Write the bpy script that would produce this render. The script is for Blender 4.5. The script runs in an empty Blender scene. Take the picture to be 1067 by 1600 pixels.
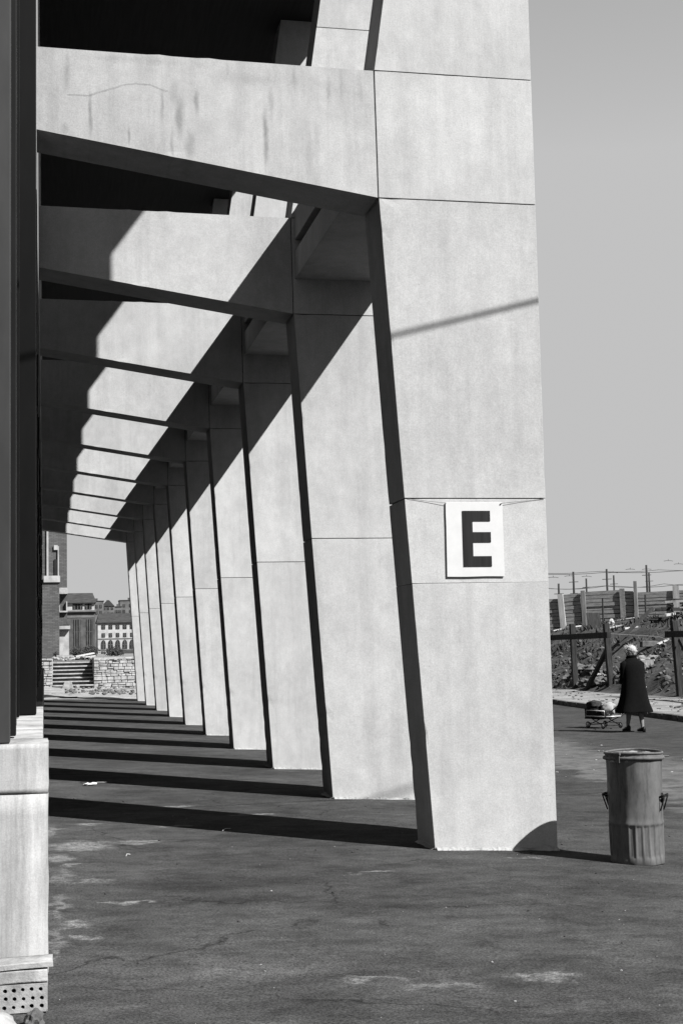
import bpy, bmesh, math, random
from mathutils import Vector, Matrix, noise
C = bpy.context.scene.collection
random.seed(7)
R = math.radians

# ------------------------------------------------------------------ camera
cam = bpy.data.cameras.new('camera'); co = bpy.data.objects.new('camera', cam); C.objects.link(co)
cam.sensor_fit = 'VERTICAL'; cam.sensor_height = 36; cam.lens = 50.0
cam.clip_start = .1; cam.clip_end = 4000
_cx, _cy, _f = 533.5, 800., 2222.
_d = Vector((70-_cx, -(1022-_cy), -_f)).normalized()
_e = Vector((1070-_cx, -(1001-_cy), -_f)).normalized()
_up = _e.cross(_d).normalized()
if _up.y < 0: _up = -_up
_r = _d.cross(_up)
co.matrix_world = Matrix.Translation((0, 0, 1.6)) @ Matrix((_r, _d, _up)).to_4x4()
bpy.context.scene.camera = co

# ------------------------------------------------------------------ light
W = bpy.data.worlds.new('World'); bpy.context.scene.world = W; W.use_nodes = True
wn = W.node_tree.nodes; wl = W.node_tree.links; wn.clear()
SUN = Vector((-1.0, 1.07, -1.40))           # direction the light travels
sky = wn.new('ShaderNodeTexSky'); sky.sky_type = 'NISHITA'; sky.sun_disc = False
sky.sun_elevation = R(43.7); sky.sun_rotation = math.atan2(-SUN.x, -SUN.y)
sky.air_density = 2.6; sky.dust_density = 0.0; sky.ozone_density = 1.0
# black-and-white film behind a red filter: only the red of the sky is recorded, and haze caps its brightness
sep = wn.new('ShaderNodeSeparateColor'); wl.new(sky.outputs[0], sep.inputs[0])
cap = wn.new('ShaderNodeMath'); cap.operation = 'MINIMUM'; cap.inputs[1].default_value = 3.5; wl.new(sep.outputs[0], cap.inputs[0])
bg = wn.new('ShaderNodeBackground'); bg.inputs[1].default_value = .05; wl.new(cap.outputs[0], bg.inputs[0])
wo = wn.new('ShaderNodeOutputWorld'); wl.new(bg.outputs[0], wo.inputs[0])
sl = bpy.data.lights.new('sun', 'SUN'); sl.energy = 5.0; sl.angle = R(.5); sl.color = (1, .995, .985)
so = bpy.data.objects.new('sun', sl); C.objects.link(so); so.location = (20, -20, 30)
so.rotation_euler = SUN.to_track_quat('-Z', 'Y').to_euler()
vs = bpy.context.scene.view_settings
vs.view_transform = 'Standard'; vs.look = 'None'; vs.exposure = 1.62; vs.gamma = 1; vs.use_curve_mapping = False

# ------------------------------------------------------------------ materials
class M:
    def __init__(s, name, rough=.85):
        s.m = bpy.data.materials.new(name); s.m.use_nodes = True
        s.t = s.m.node_tree; s.n = s.t.nodes; s.l = s.t.links
        s.b = s.n['Principled BSDF']; s.b.inputs['Roughness'].default_value = rough
        s.b.inputs['Specular IOR Level'].default_value = .10
        s.tc = s.n.new('ShaderNodeTexCoord'); s._v = None
    def coord(s):
        if s._v is None:
            oi = s.n.new('ShaderNodeObjectInfo')
            a = s.n.new('ShaderNodeVectorMath'); a.operation = 'MULTIPLY_ADD'
            a.inputs[1].default_value = (53, 31, 17)
            s.l.new(oi.outputs['Random'], a.inputs[0]); s.l.new(s.tc.outputs['Object'], a.inputs[2])
            s._v = a.outputs[0]
        return s._v
    def raw(s): return s.tc.outputs['Object']
    def vm(s, op, a, b):
        n = s.n.new('ShaderNodeVectorMath'); n.operation = op
        for i, x in enumerate((a, b)):
            if isinstance(x, (tuple, list)): n.inputs[i].default_value = x
            elif x is not None: s.l.new(x, n.inputs[i])
        return n.outputs['Value'] if op in ('LENGTH', 'DISTANCE', 'DOT_PRODUCT') else n.outputs[0]
    def ma(s, op, a, b=None, c=None):
        n = s.n.new('ShaderNodeMath'); n.operation = op
        for i, x in enumerate((a, b, c)):
            if x is None: continue
            if isinstance(x, (int, float)): n.inputs[i].default_value = x
            else: s.l.new(x, n.inputs[i])
        return n.outputs[0]
    def noise(s, scale=1, sc=(1, 1, 1), detail=4, rough=.6, v=None, dist=0):
        n = s.n.new('ShaderNodeTexNoise'); n.inputs['Scale'].default_value = scale
        n.inputs['Detail'].default_value = detail; n.inputs['Roughness'].default_value = rough
        n.inputs['Distortion'].default_value = dist
        s.l.new(s.vm('MULTIPLY', v or s.coord(), sc), n.inputs['Vector']); return n.outputs[0]
    def nz_color(s, scale, v):
        n = s.n.new('ShaderNodeTexNoise'); n.inputs['Scale'].default_value = scale; n.inputs['Detail'].default_value = 4
        s.l.new(v, n.inputs['Vector']); return n.outputs[1]
    def mr(s, x, a, b, c, d, smooth=False):
        n = s.n.new('ShaderNodeMapRange'); n.clamp = True
        if smooth: n.interpolation_type = 'SMOOTHSTEP'
        for i, q in enumerate((a, b, c, d)): n.inputs[i+1].default_value = q
        s.l.new(x, n.inputs[0]); return n.outputs[0]
    def mul(s, a, b): return s.ma('MULTIPLY', a, b)
    def mix(s, f, a, b):     # scalar lerp
        n = s.n.new('ShaderNodeMix'); n.data_type = 'FLOAT'
        s.l.new(f, n.inputs[0])
        for i, x in ((2, a), (3, b)):
            if isinstance(x, (int, float)): n.inputs[i].default_value = x
            else: s.l.new(x, n.inputs[i])
        return n.outputs[0]
    def col(s, x):
        if isinstance(x, (int, float)): s.b.inputs['Base Color'].default_value = (x, x, x, 1)
        else: s.l.new(x, s.b.inputs['Base Color'])
        return s
    def bump(s, h, strength=.3, dist=.01):
        n = s.n.new('ShaderNodeBump'); n.inputs['Strength'].default_value = strength; n.inputs['Distance'].default_value = dist
        s.l.new(h, n.inputs['Height']); s.l.new(n.outputs[0], s.b.inputs['Normal']); return s
    def blobs(s, lst, axes=(0, 1), warp=.12, wscale=6, v=None, soft=.35):
        """0..1 mask of soft irregular patches (centre, radii) in object space"""
        v = v or s.raw()
        nz = s.n.new('ShaderNodeTexNoise'); nz.inputs['Scale'].default_value = wscale; nz.inputs['Detail'].default_value = 5
        s.l.new(v, nz.inputs['Vector'])
        w = s.vm('MULTIPLY', s.vm('SUBTRACT', nz.outputs[1], (.5, .5, .5)), (warp*2,)*3)
        p = s.vm('ADD', v, w); out = None
        for (a, b, ra, rb, k) in lst:
            cc = [0, 0, 0]; ss = [0, 0, 0]
            cc[axes[0]] = a; cc[axes[1]] = b; ss[axes[0]] = 1/ra; ss[axes[1]] = 1/rb
            d = s.vm('LENGTH', s.vm('MULTIPLY', s.vm('SUBTRACT', p, tuple(cc)), tuple(ss)), None)
            m = s.mr(d, 1, soft, 0, k, True)
            out = m if out is None else s.ma('MAXIMUM', out, m)
        return out

ALB = .5       # overall reflectance scale that goes with the exposure
def simple(name, c, rough=.85, var=.25, scale=6, bump=.2, sc=(1, 1, 1), metal=0):
    m = M(name, rough)
    n = m.noise(scale, sc, 6, .65)
    m.col(m.mr(n, .36, .64, c*ALB*(1-var), c*ALB*(1+var))).bump(m.noise(scale*6, sc, 5, .7), bump, .008)
    m.b.inputs['Metallic'].default_value = metal
    return m.m

def concrete(name, base=.5, stains=None, streak=.10, sc=1):
    m = M(name, .9)
    big = m.mr(m.noise(.9*sc, (1, 1, 1), 4, .6), .36, .64, .90, 1.05)
    mot = m.mr(m.noise(6*sc, (1, 1, .8), 8, .78), .36, .64, .91, 1.07)
    fine = m.mr(m.noise(85*sc, (1, 1, 1), 2, .8), .3, .7, .88, 1.12)
    st = m.mr(m.noise(3.4*sc, (1, 1, .07), 6, .72), .47, .66, 1, 1-streak)
    st2 = m.mr(m.noise(1.1*sc, (1, 1, .35), 7, .75), .5, .68, 1, 1-streak*.8)
    x = m.mul(m.mul(big, mot), m.mul(fine, m.mul(st, st2)))
    vo = m.n.new('ShaderNodeTexVoronoi'); vo.inputs['Scale'].default_value = 16*sc
    m.l.new(m.coord(), vo.inputs['Vector'])
    pore = m.mr(vo.outputs['Distance'], .035, .08, .62, 1)
    gate = m.mr(m.noise(11*sc), .52, .6, 0, 1)
    x = m.mul(x, m.mix(gate, 1.0, pore))
    if stains:
        for lst, warp, ws, soft in stains:
            k = m.blobs(lst, (0, 2), warp, ws, None, soft)
            brk = m.mr(m.noise(14, (1, 1, .35), 5, .75), .3, .62, .45, 1)
            x = m.mul(x, m.ma('SUBTRACT', 1, m.mul(k, brk)))
    oi = m.n.new('ShaderNodeObjectInfo'); x = m.mul(x, m.mr(oi.outputs['Random'], 0, 1, .955, 1.035))
    m.col(m.mul(x, base))
    m.bump(m.ma('ADD', m.noise(25*sc, (1, 1, 1), 6, .75), m.mul(m.noise(1.6*sc), 1.5)), .16, .008)
    return m.m

MAT = {}
def interp_list(x, xs, ys):
    for i in range(len(xs)-1):
        if x <= xs[i+1]: return ys[i]+(ys[i+1]-ys[i])*(x-xs[i])/(xs[i+1]-xs[i])
    return ys[-1]
MAT['concrete'] = concrete('pier_concrete', .262, None, .13)
# rain streaks and a hairline crack on the first beam (shapes of their own)
drips = [(.36, 5.83, .024, .26, .55), (1.75, 5.74, .034, .40, .60), (1.80, 6.02, .04, .22, .3), (1.06, 5.86, .055, .24, .50), (1.14, 5.62, .06, .18, .40), (1.02, 6.05, .05, .18, .3),
         (1.20, 5.98, .035, .16, .48), (1.0, 5.62, .022, .16, .35), (.66, 5.68, .018, .14, .4), (.92, 5.95, .022, .22, .32), (.18, 6.18, .035, .22, .3), (.16, 5.7, .04, .08, .3),
         (1.62, 6.2, .5, .07, .16), (2.28, 6.16, .03, .24, .24), (2.1, 5.6, .05, .26, .16), (2.55, 6.15, .03, .27, .2), (2.0, 6.22, .03, .15, .25), (1.45, 6.25, .025, .12, .25), (.7, 6.3, .6, .05, .18), (2.38, 6.2, .02, .2, .2)]
crack = []
for i in range(42):
    cxk = .20+.0185*i
    czk = interp_list(cxk, [.2, .36, .48, .62, .72, .84, 1.0], [5.975, 5.985, 6.03, 6.085, 6.11, 6.10, 6.04])
    crack.append((cxk, czk, .022, .009, .34))
MAT['beam_stained'] = concrete('stained_beam_concrete', .242, [(drips, .022, 7, .0), (crack, .03, 5, .4)], .16)
MAT['plinth'] = concrete('plinth_concrete', .24, None, .42, 1.7)
MAT['fillet'] = concrete('foot_mortar', .2, None, .2)
MAT['slab'] = concrete('slab_concrete', .22, None, .15)
MAT['joint'] = simple('joint_mortar', .05, .95)
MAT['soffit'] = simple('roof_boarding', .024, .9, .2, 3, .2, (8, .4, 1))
MAT['steel'] = simple('dark_steel_paint', .012, .55, .25, 3, .05, (1, 1, .3))
MAT['steel_grey'] = simple('grey_steel_paint', .045, .6, .2, 3, .06, (1, 1, .3))
MAT['blacksteel'] = simple('black_steel_paint', .005, .6, .3, 3, .05, (1, 1, .3))
MAT['upper_wall'] = concrete('upper_wall_concrete', .19, None, .1)
g = M('dark_glass', .12); g.col(.012); g.b.inputs['Specular IOR Level'].default_value = .4; MAT['glass'] = g.m
MAT['white_paint'] = simple('white_sign_paint', .66, .5, .03, 12, .03)
MAT['black_paint'] = simple('black_letter_paint', .016, .6, .35, 5, .03, (6, 1, .3))
MAT['wire'] = simple('wire_metal', .06, .5, .2, 20, 0)
MAT['timber'] = simple('weathered_timber', .038, .9, .45, 4, .4, (6, 6, .5))
MAT['plank'] = simple('fence_plank_wood', .30, .9, .35, 3, .4, (1, .35, 9))
MAT['plank_light'] = simple('pale_new_wood', .5, .85, .2, 3, .3, (5, 5, .5))
MAT['plank_mid'] = simple('grey_old_wood', .26, .9, .3, 3, .3, (5, 5, .5))
MAT['stone'] = simple('wall_limestone', .42, .9, .3, 5, .6)
MAT['stone_mortar'] = simple('wall_mortar', .12, .95, .2, 8, .4)
MAT['rubble'] = simple('broken_rubble_stone', .13, .95, .5, 4, .7)
MAT['rubble_pale'] = simple('pale_rubble_stone', .29, .95, .3, 6, .6)
MAT['step'] = simple('step_stone', .40, .9, .25, 5, .4)
MAT['coat'] = simple('black_wool', .004, .95, .3, 30, .2)
MAT['skin'] = simple('skin', .38, .6, .08, 8, .05)
MAT['stocking'] = simple('stocking_skin', .22, .7, .1, 10, .05)
MAT['hair'] = simple('white_hair', .48, .7, .25, 40, .6, (1, 1, .3))
MAT['shoe'] = simple('black_leather', .012, .5, .2, 10, .1)
MAT['chrome'] = simple('worn_chrome_tube', .6, .4, .15, 10, .05, (1, 1, 1), .4)
MAT['rubber'] = simple('black_rubber', .02, .8, .2, 10, .1)
MAT['basket'] = simple('dark_basket', .035, .9, .5, 30, .6)
MAT['cloth'] = simple('pale_cloth', .3, .9, .25, 9, .5)
MAT['paper'] = simple('white_paper', .7, .8, .1, 10, .2)
MAT['plaster'] = simple('pale_house_plaster', .46, .9, .18, .6, .1)
MAT['plaster_dark'] = simple('sooty_house_plaster', .10, .9, .3, .5, .1)
MAT['plaster_mid'] = simple('grey_house_plaster', .15, .9, .3, .3, .1)
MAT['roof'] = simple('house_roof_tiles', .055, .9, .3, .6, .3, (1, 1, 6))
MAT['pane'] = simple('dark_window_pane', .04, .35, .3, .5, 0)
MAT['trim'] = simple('pale_stone_trim', .42, .85, .2, 3, .2)
MAT['leaf'] = simple('dark_leaf', .05, .8, .4, 3, 0)
MAT['grass'] = simple('dry_grass', .06, .9, .5, 2, 0)
MAT['clay'] = simple('pale_fired_clay', .36, .9, .3, 9, .5)
MAT['hole'] = simple('hole_dark', .02, .95)

def brick_material():
    m = M('dark_brick', .9)
    b = m.n.new('ShaderNodeTexBrick')
    sx = m.n.new('ShaderNodeSeparateXYZ'); m.l.new(m.raw(), sx.inputs[0])
    cb = m.n.new('ShaderNodeCombineXYZ')
    m.l.new(m.ma('ADD', sx.outputs[0], sx.outputs[1]), cb.inputs[0]); m.l.new(sx.outputs[2], cb.inputs[1])
    m.l.new(cb.outputs[0], b.inputs['Vector'])
    for k, v in (('Scale', 1.), ('Brick Width', .26), ('Row Height', .075), ('Mortar Size', .008)): b.inputs[k].default_value = v
    b.inputs['Color1'].default_value = (.045,)*3+(1,); b.inputs['Color2'].default_value = (.07,)*3+(1,); b.inputs['Mortar'].default_value = (.03,)*3+(1,)
    x = m.mul(b.outputs[0], m.mr(m.noise(.8), .3, .7, .8, 1.2)); m.col(x); m.bump(b.outputs[1], -.3, .01)
    return m.m
MAT['brick'] = brick_material()

def galvanised():
    m = M('galvanised_sheet', .7)
    n = m.mr(m.noise(5, (1, 1, .5), 8, .75), .36, .64, .62, 1.2); d = m.mr(m.noise(12, (1, 1, .15), 6, .75), .5, .66, 1, .55)
    m.col(m.mul(m.mul(n, d), .068)); m.b.inputs['Metallic'].default_value = 0
    m.bump(m.noise(9, (1, 1, 1), 4), .12, .01); m.l.new(m.mr(m.noise(20), .36, .64, .55, .8), m.b.inputs['Roughness'])
    return m.m
MAT['zinc'] = galvanised()

def ground_material():
    m = M('asphalt', .97); v = m.raw(); m.b.inputs['Specular IOR Level'].default_value = .02
    sx = m.n.new('ShaderNodeSeparateXYZ'); m.l.new(v, sx.inputs[0]); X, Y = sx.outputs[0], sx.outputs[1]
    big = m.mr(m.noise(.5, (1, 1, 1), 6, .66), .36, .64, .74, 1.24)
    mid = m.mr(m.noise(3.0, (1, 1.5, 1), 8, .78), .38, .62, .70, 1.30)
    fine = m.mr(m.noise(80, (1, 1, 1), 3, .85), .36, .64, .42, 1.62)
    a = m.mul(m.mul(big, mid), m.mul(fine, .030))
    # dusty scuffs, strongest in the nearest paving
    dust = m.mr(m.noise(1.7, (.75, 1.2, 1), 9, .78, None, .3), .50, .66, 0, .62)
    fadeY = m.mr(Y, 5.8, 9.0, 1, .35)
    a = m.mix(m.mul(dust, fadeY), a, m.mul(fine, .068))
    # old seam and fine cracks
    vc = m.n.new('ShaderNodeTexVoronoi'); vc.feature = 'DISTANCE_TO_EDGE'; vc.inputs['Scale'].default_value = .42
    wv = m.vm('ADD', v, m.vm('MULTIPLY', m.nz_color(2.2, v), (.5, .5, .5))); m.l.new(wv, vc.inputs['Vector'])
    crk = m.mr(vc.outputs['Distance'], .0, .006, .55, 0)
    a = m.mul(a, m.ma('SUBTRACT', 1, m.mul(crk, m.mr(m.noise(.7), .48, .56, 0, 1))))
    # spilled cement patches beside the plinth and on the paving
    P = [(.75, 11.9, .3, .2, .8), (.12, 10.2, .1, .5, .5), (.08, 9.0, .07, .6, .6), (.30, 11.75, .34, .42, 1), (.05, 12.75, .10, .5, .9), (.38, 13.25, .2, .12, .9), (.10, 11.1, .14, .3, .9), (.33, 9.95, .17, .12, .7), (.23, 10.75, .14, .07, .9),
         (.50, 9.08, .22, .07, 1), (.16, 8.40, .14, .12, .9), (.22, 8.0, .11, .07, .8), (.06, 7.9, .06, .8, .5), (1.29, 14.6, .22, .10, .9), (1.97, 13.75, .32, .09, 1), (1.15, 12.95, .2, .06, .6),
         (2.31, 10.0, .17, .03, .9), (2.1, 9.95, .12, .03, .7), (3.65, 10.6, .22, .10, .45), (1.52, 6.76, .2, .08, .9), (2.34, 6.66, .24, .12, .8), (1.78, 6.56, .3, .08, .5), (1.0, 7.0, .5, .2, .25)]
    k = m.blobs(P, (0, 1), .22, 6, v, .3)
    brk = m.mr(m.noise(16, (1, 1, 1), 7, .82), .40, .58, .12, 1)
    a = m.mix(m.mul(k, brk), a, m.mul(fine, .125))
    T = [(1.9, 8.6, .55, .25, .16), (3.1, 8.2, .4, .5, .16), (.9, 9.6, .35, .3, .16), (2.6, 12.2, .5, .3, .16), (1.2, 6.3, .3, .25, .16), (3.9, 9.3, .3, .3, .16), (1.6, 16.8, .6, .4, .16)]
    a = m.mul(a, m.ma('SUBTRACT', 1, m.blobs(T, (0, 1), .3, 4, v, .3)))
    # worn pale strip between the forecourt and the carriageway
    e = m.ma('ADD', X, m.mr(m.noise(.8, (1, 1, 1), 7, .75), .36, .64, -.5, .5))
    band = m.mul(m.mr(e, 6.75, 7.05, 0, 1), m.mr(e, 8.9, 9.5, 1, 0))
    a = m.mix(m.mul(band, m.mr(m.noise(3, (1, 1, 1), 8, .8), .40, .60, .3, 1)), a, .08)
    # grey carriageway a little paler than the forecourt
    a = m.mix(m.mr(X, 9.2, 9.8, 0, .5), a, m.mul(mid, .029))
    m.col(a)
    m.bump(m.ma('ADD', m.noise(55, (1, 1, 1), 4, .8), m.mul(m.noise(3), 2)), .35, .008)
    return m.m
MAT['asphalt'] = ground_material()

def dirt(name, c, c2, s=1.2):
    m = M(name, .95)
    n = m.mr(m.noise(s, (1, 1, 1), 9, .8), .40, .60, 0, 1)
    f = m.mr(m.noise(28, (1, 1, 1), 4, .8), .25, .75, .75, 1.25)
    m.col(m.mul(m.mix(n, c*ALB, c2*ALB), f)); m.bump(m.noise(9, (1, 1, 1), 7, .8), .6, .04)
    return m.m
MAT['dust'] = dirt('pale_building_dust', .24, .40)
MAT['soil'] = dirt('dark_bank_soil', .03, .10, .9)
MAT['path'] = dirt('dusty_pavement', .20, .33, .8)
MAT['terrace'] = dirt('terrace_soil', .15, .3, .2)
MAT['plain'] = dirt('far_ground', .08, .12, .02)

# ------------------------------------------------------------------ helpers
def bm_new(): return bmesh.new()
for _k in ('coat', 'steel', 'blacksteel'): MAT[_k].node_tree.nodes['Principled BSDF'].inputs['Specular IOR Level'].default_value = .06
def add_box(bm, a, b, jitter=0):
    vs_ = []
    for z in (a[2], b[2]):
        for x, y in ((a[0], a[1]), (b[0], a[1]), (b[0], b[1]), (a[0], b[1])):
            vs_.append(bm.verts.new((x+random.uniform(-jitter, jitter), y+random.uniform(-jitter, jitter), z+random.uniform(-jitter, jitter))))
    for f in ((3, 2, 1, 0), (4, 5, 6, 7), (0, 1, 5, 4), (1, 2, 6, 5), (2, 3, 7, 6), (3, 0, 4, 7)):
        bm.faces.new([vs_[i] for i in f])
    return vs_
def add_prism(bm, poly, y0, y1):
    """polygon in XZ extruded along Y"""
    a = [bm.verts.new((x, y0, z)) for x, z in poly]; b = [bm.verts.new((x, y1, z)) for x, z in poly]
    bm.faces.new(a); bm.faces.new(b[::-1]); n = len(poly)
    for i in range(n): bm.faces.new((a[i], b[i], b[(i+1) % n], a[(i+1) % n]))
def add_beam(bm, p, q, w, h, up=Vector((0, 0, 1)), jitter=0):
    p, q = Vector(p), Vector(q); d = (q-p).normalized()
    s = d.cross(up)
    if s.length < 1e-4: s = d.cross(Vector((1, 0, 0)))
    s.normalize(); u = s.cross(d); vs_ = []
    for c in (p, q):
        for i, j in ((-1, -1), (1, -1), (1, 1), (-1, 1)):
            vs_.append(bm.verts.new(c+s*(i*w/2)+u*(j*h/2)+Vector([random.uniform(-jitter, jitter) for _ in range(3)])))
    for f in ((0, 3, 2, 1), (4, 5, 6, 7), (0, 1, 5, 4), (1, 2, 6, 5), (2, 3, 7, 6), (3, 0, 4, 7)):
        bm.faces.new([vs_[i] for i in f])
def add_tube(bm, pts, r, seg=6, closed=False):
    pts = [Vector(p) for p in pts]; rings = []
    n = len(pts)
    for i, p in enumerate(pts):
        rr = r[i] if isinstance(r, (list, tuple)) else r
        if closed: d = pts[(i+1) % n]-pts[i-1]
        else: d = pts[min(i+1, n-1)]-pts[max(i-1, 0)]
        d.normalize(); a = d.cross(Vector((0, 0, 1)))
        if a.length < .05: a = d.cross(Vector((0, 1, 0)))
        a.normalize(); b = a.cross(d)
        rings.append([bm.verts.new(p+a*math.cos(t*math.tau/seg)*rr+b*math.sin(t*math.tau/seg)*rr) for t in range(seg)])
    for i in range(n if closed else n-1):
        A, B = rings[i], rings[(i+1) % n]
        for t in range(seg): bm.faces.new((A[t], A[(t+1) % seg], B[(t+1) % seg], B[t]))
    if not closed:
        bm.faces.new(rings[0][::-1]); bm.faces.new(rings[-1])
def add_lathe(bm, prof, seg=32, c=(0, 0, 0), rf=None, cap0=True, cap1=True):
    rings = []
    for (r, z) in prof:
        rings.append([bm.verts.new((c[0]+(r+(rf(t, z) if rf else 0))*math.cos(t*math.tau/seg), c[1]+(r+(rf(t, z) if rf else 0))*math.sin(t*math.tau/seg), c[2]+z)) for t in range(seg)])
    for A, B in zip(rings, rings[1:]):
        for t in range(seg): bm.faces.new((A[t], A[(t+1) % seg], B[(t+1) % seg], B[t]))
    if cap0: bm.faces.new(rings[0][::-1])
    if cap1: bm.faces.new(rings[-1])
def add_rock(bm, c, r, sz=(1, 1, 1), sub=2, rough=.35):
    t = bmesh.new(); bmesh.ops.create_icosphere(t, subdivisions=sub, radius=1)
    o = Vector([random.uniform(-50, 50) for _ in range(3)])
    q = Matrix.Rotation(random.uniform(0, 6.28), 3, 'Z')
    base = {}
    for v in t.verts:
        d = v.co.normalized(); k = 1+rough*noise.noise(d*1.6+o)+rough*.6*noise.noise(d*3.5+o)
        p = q @ Vector((d.x*sz[0], d.y*sz[1], d.z*sz[2]))*r*k
        base[v.index] = bm.verts.new(Vector(c)+p)
    for f in t.faces: bm.faces.new([base[v.index] for v in f.verts])
    t.free()
def add_leaf(bm, p, s):
    a = Vector([random.gauss(0, 1) for _ in range(3)]).normalized(); b = a.orthogonal().normalized()*s*.45; a = a*s
    p = Vector(p); bm.faces.new([bm.verts.new(x) for x in (p-a, p+b, p+a, p-b)])
def obj(name, bm, mat, parent=None, loc=None, smooth=False, bevel=0, mats=None):
    me = bpy.data.meshes.new(name); bmesh.ops.recalc_face_normals(bm, faces=bm.faces[:]); bm.to_mesh(me); bm.free()
    for k in (mats or [mat]): me.materials.append(MAT[k])
    if smooth:
        for p in me.polygons: p.use_smooth = True
    o = bpy.data.objects.new(name, me); C.objects.link(o)
    if parent: o.parent = parent
    if loc: o.location = loc
    if bevel:
        b = o.modifiers.new('edge', 'BEVEL'); b.width = bevel; b.segments = 2; b.limit_method = 'ANGLE'; b.angle_limit = R(40)
    return o
def tag(o, label=None, cat=None, group=None, kind=None):
    if label: o['label'] = label
    if cat: o['category'] = cat
    if group: o['group'] = group
    if kind: o['kind'] = kind
    return o
def thing(name, label, cat, loc=(0, 0, 0), rz=0, group=None):
    o = bpy.data.objects.new(name, None); C.objects.link(o); o.location = loc; o.rotation_euler = (0, 0, rz)
    return tag(o, label, cat, group)
def box(name, a, b, mat, parent=None, bevel=0):
    bm = bm_new(); add_box(bm, a, b); return obj(name, bm, mat, parent, None, False, bevel)
def dup(root, loc, label):
    r = root.copy(); C.objects.link(r); r.location = loc; r['label'] = label
    for ch in list(root.children):
        c = ch.copy(); C.objects.link(c); c.parent = r
        for g_ in ch.children:
            d = g_.copy(); C.objects.link(d); d.parent = c
    return r
def interp(x, xs, ys):
    if x <= xs[0]: return ys[0]
    for i in range(len(xs)-1):
        if x <= xs[i+1]: return ys[i]+(ys[i+1]-ys[i])*(x-xs[i])/(xs[i+1]-xs[i])
    return ys[-1]
GX, GZ = [-5, -.3, 3, 6, 13.8, 40], [.085, .082, 0, -.15, -.19, -.19]
def gz(x): return interp(x, GX, GZ)
def fbm(x, y, s=1, o=4):
    return noise.fractal(Vector((x*s, y*s, 3.3)), 1.0, 2.0, o)

# ------------------------------------------------------------------ ground
bm = bm_new()
xs = [-1500, -60, -5, -.3, 1, 2, 3, 3.6, 4.2, 5, 6, 8, 10, 12, 13.8, 16, 60, 1500]
ys = [-300, -20, 2, 6, 10, 14, 18, 24, 30, 40, 55, 80, 200, 2500]
gr = [[bm.verts.new((x, y, gz(x))) for x in xs] for y in ys]
for j in range(len(ys)-1):
    for i in range(len(xs)-1): bm.faces.new((gr[j][i], gr[j][i+1], gr[j+1][i+1], gr[j+1][i]))
tag(obj('ground', bm, 'asphalt'), 'dark patchy asphalt of the forecourt and the road beside it', kind='structure')

# pale building dust beyond the last pier
bm = bm_new(); rows = []
for j in range(25):
    row = []
    for i in range(41):
        x = -4+i*.4; y = 49.0+j*(64.3-49.0)/24
        if j == 0: y += .5*fbm(x, 0, .8)+.25*math.sin(x*2.1)
        z = gz(x)+.012+(.0 if j == 0 else .10*max(0, fbm(x, y, .45))+.04*abs(fbm(x, y, 1.7)))
        row.append(bm.verts.new((x, y, z)))
    rows.append(row)
for j in range(24):
    for i in range(40): bm.faces.new((rows[j][i], rows[j][i+1], rows[j+1][i+1], rows[j+1][i]))
tag(obj('dirt_ground', bm, 'dust', None, None, True), 'pale dusty ground between the last pier and the stone wall', kind='structure')

# terrace on top of the stone wall, out to the houses
bm = bm_new()
add_box(bm, (-150, 66.4, -.5), (24, 900, 1.30))
tag(obj('terrace', bm, 'terrace'), 'raised ground behind the stone wall', kind='structure')

# far kerb, pavement, embankment
def kerb_x(y): return 13.83+.086*(y-29.6)
kb = thing('kerb', None, None, (0, 0, 0)); kb['kind'] = 'structure'; kb['label'] = 'low stone kerb along the far side of the road'
y = 22.0
while y < 62:
    bm = bm_new(); n = y+.97
    jz = random.uniform(-.008, .008)
    v = [(kerb_x(y), y), (kerb_x(y)+.16, y), (kerb_x(n)+.16, n), (kerb_x(n), n)]
    lo = [bm.verts.new((a, b, -.25)) for a, b in v]; hi = [bm.verts.new((a, b, -.062+jz)) for a, b in v]
    bm.faces.new(hi); bm.faces.new(lo[::-1])
    for i in range(4): bm.faces.new((lo[i], lo[(i+1) % 4], hi[(i+1) % 4], hi[i]))
    obj('kerb_stone', bm, 'rubble', kb, None, False, .012); y += 1.0
bm = bm_new(); rows = []
for j in range(46):
    y = 15+j*1.2; row = []
    for i in range(12):
        x = kerb_x(y)+.165+i*.52
        row.append(bm.verts.new((x, y, -.072+.035*fbm(x, y, .8)*(i > 0)+.02*i/11)))
    rows.append(row)
for A, B in zip(rows, rows[1:]):
    for i in range(11): bm.faces.new((A[i], A[i+1], B[i+1], B[i]))
tag(obj('pavement', bm, 'path', None, None, True), 'dusty pavement strip between the kerb and the bank', kind='structure')
EX = [17.0, 18.2, 19.0, 20.2, 21.5, 23.0, 25, 27.3, 30, 36, 60, 500]; EZ = [-.22, -.04, .34, .86, 1.42, 2.02, 2.38, 2.68, 2.8, 2.8, 2.7, 2.7]
def ez(x, y):
    k = interp(x, [17.2, 19, 21.5, 23.2, 30, 40], [.05, .3, .25, .10, .08, .05])
    return interp(x, EX, EZ)+k*(fbm(x, y, .45, 5))+.35*k*fbm(x+9, y, 1.6, 4)
bm = bm_new(); rows = []
xx = [17.0+.3*i for i in range(50)]+[32+2*i for i in range(8)]+[60, 120, 300, 900]
yy = [10, 20, 26]+[30+.5*i for i in range(120)]+[92, 100, 120, 160, 300, 900]
for y in yy:
    rows.append([bm.verts.new((x, y, ez(x, y))) for x in xx])
for A, B in zip(rows, rows[1:]):
    for i in range(len(xx)-1): bm.faces.new((A[i], A[i+1], B[i+1], B[i]))
tag(obj('embankment', bm, 'soil', None, None, True), 'dark overgrown bank rising behind the road to the board fence', kind='structure')

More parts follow.
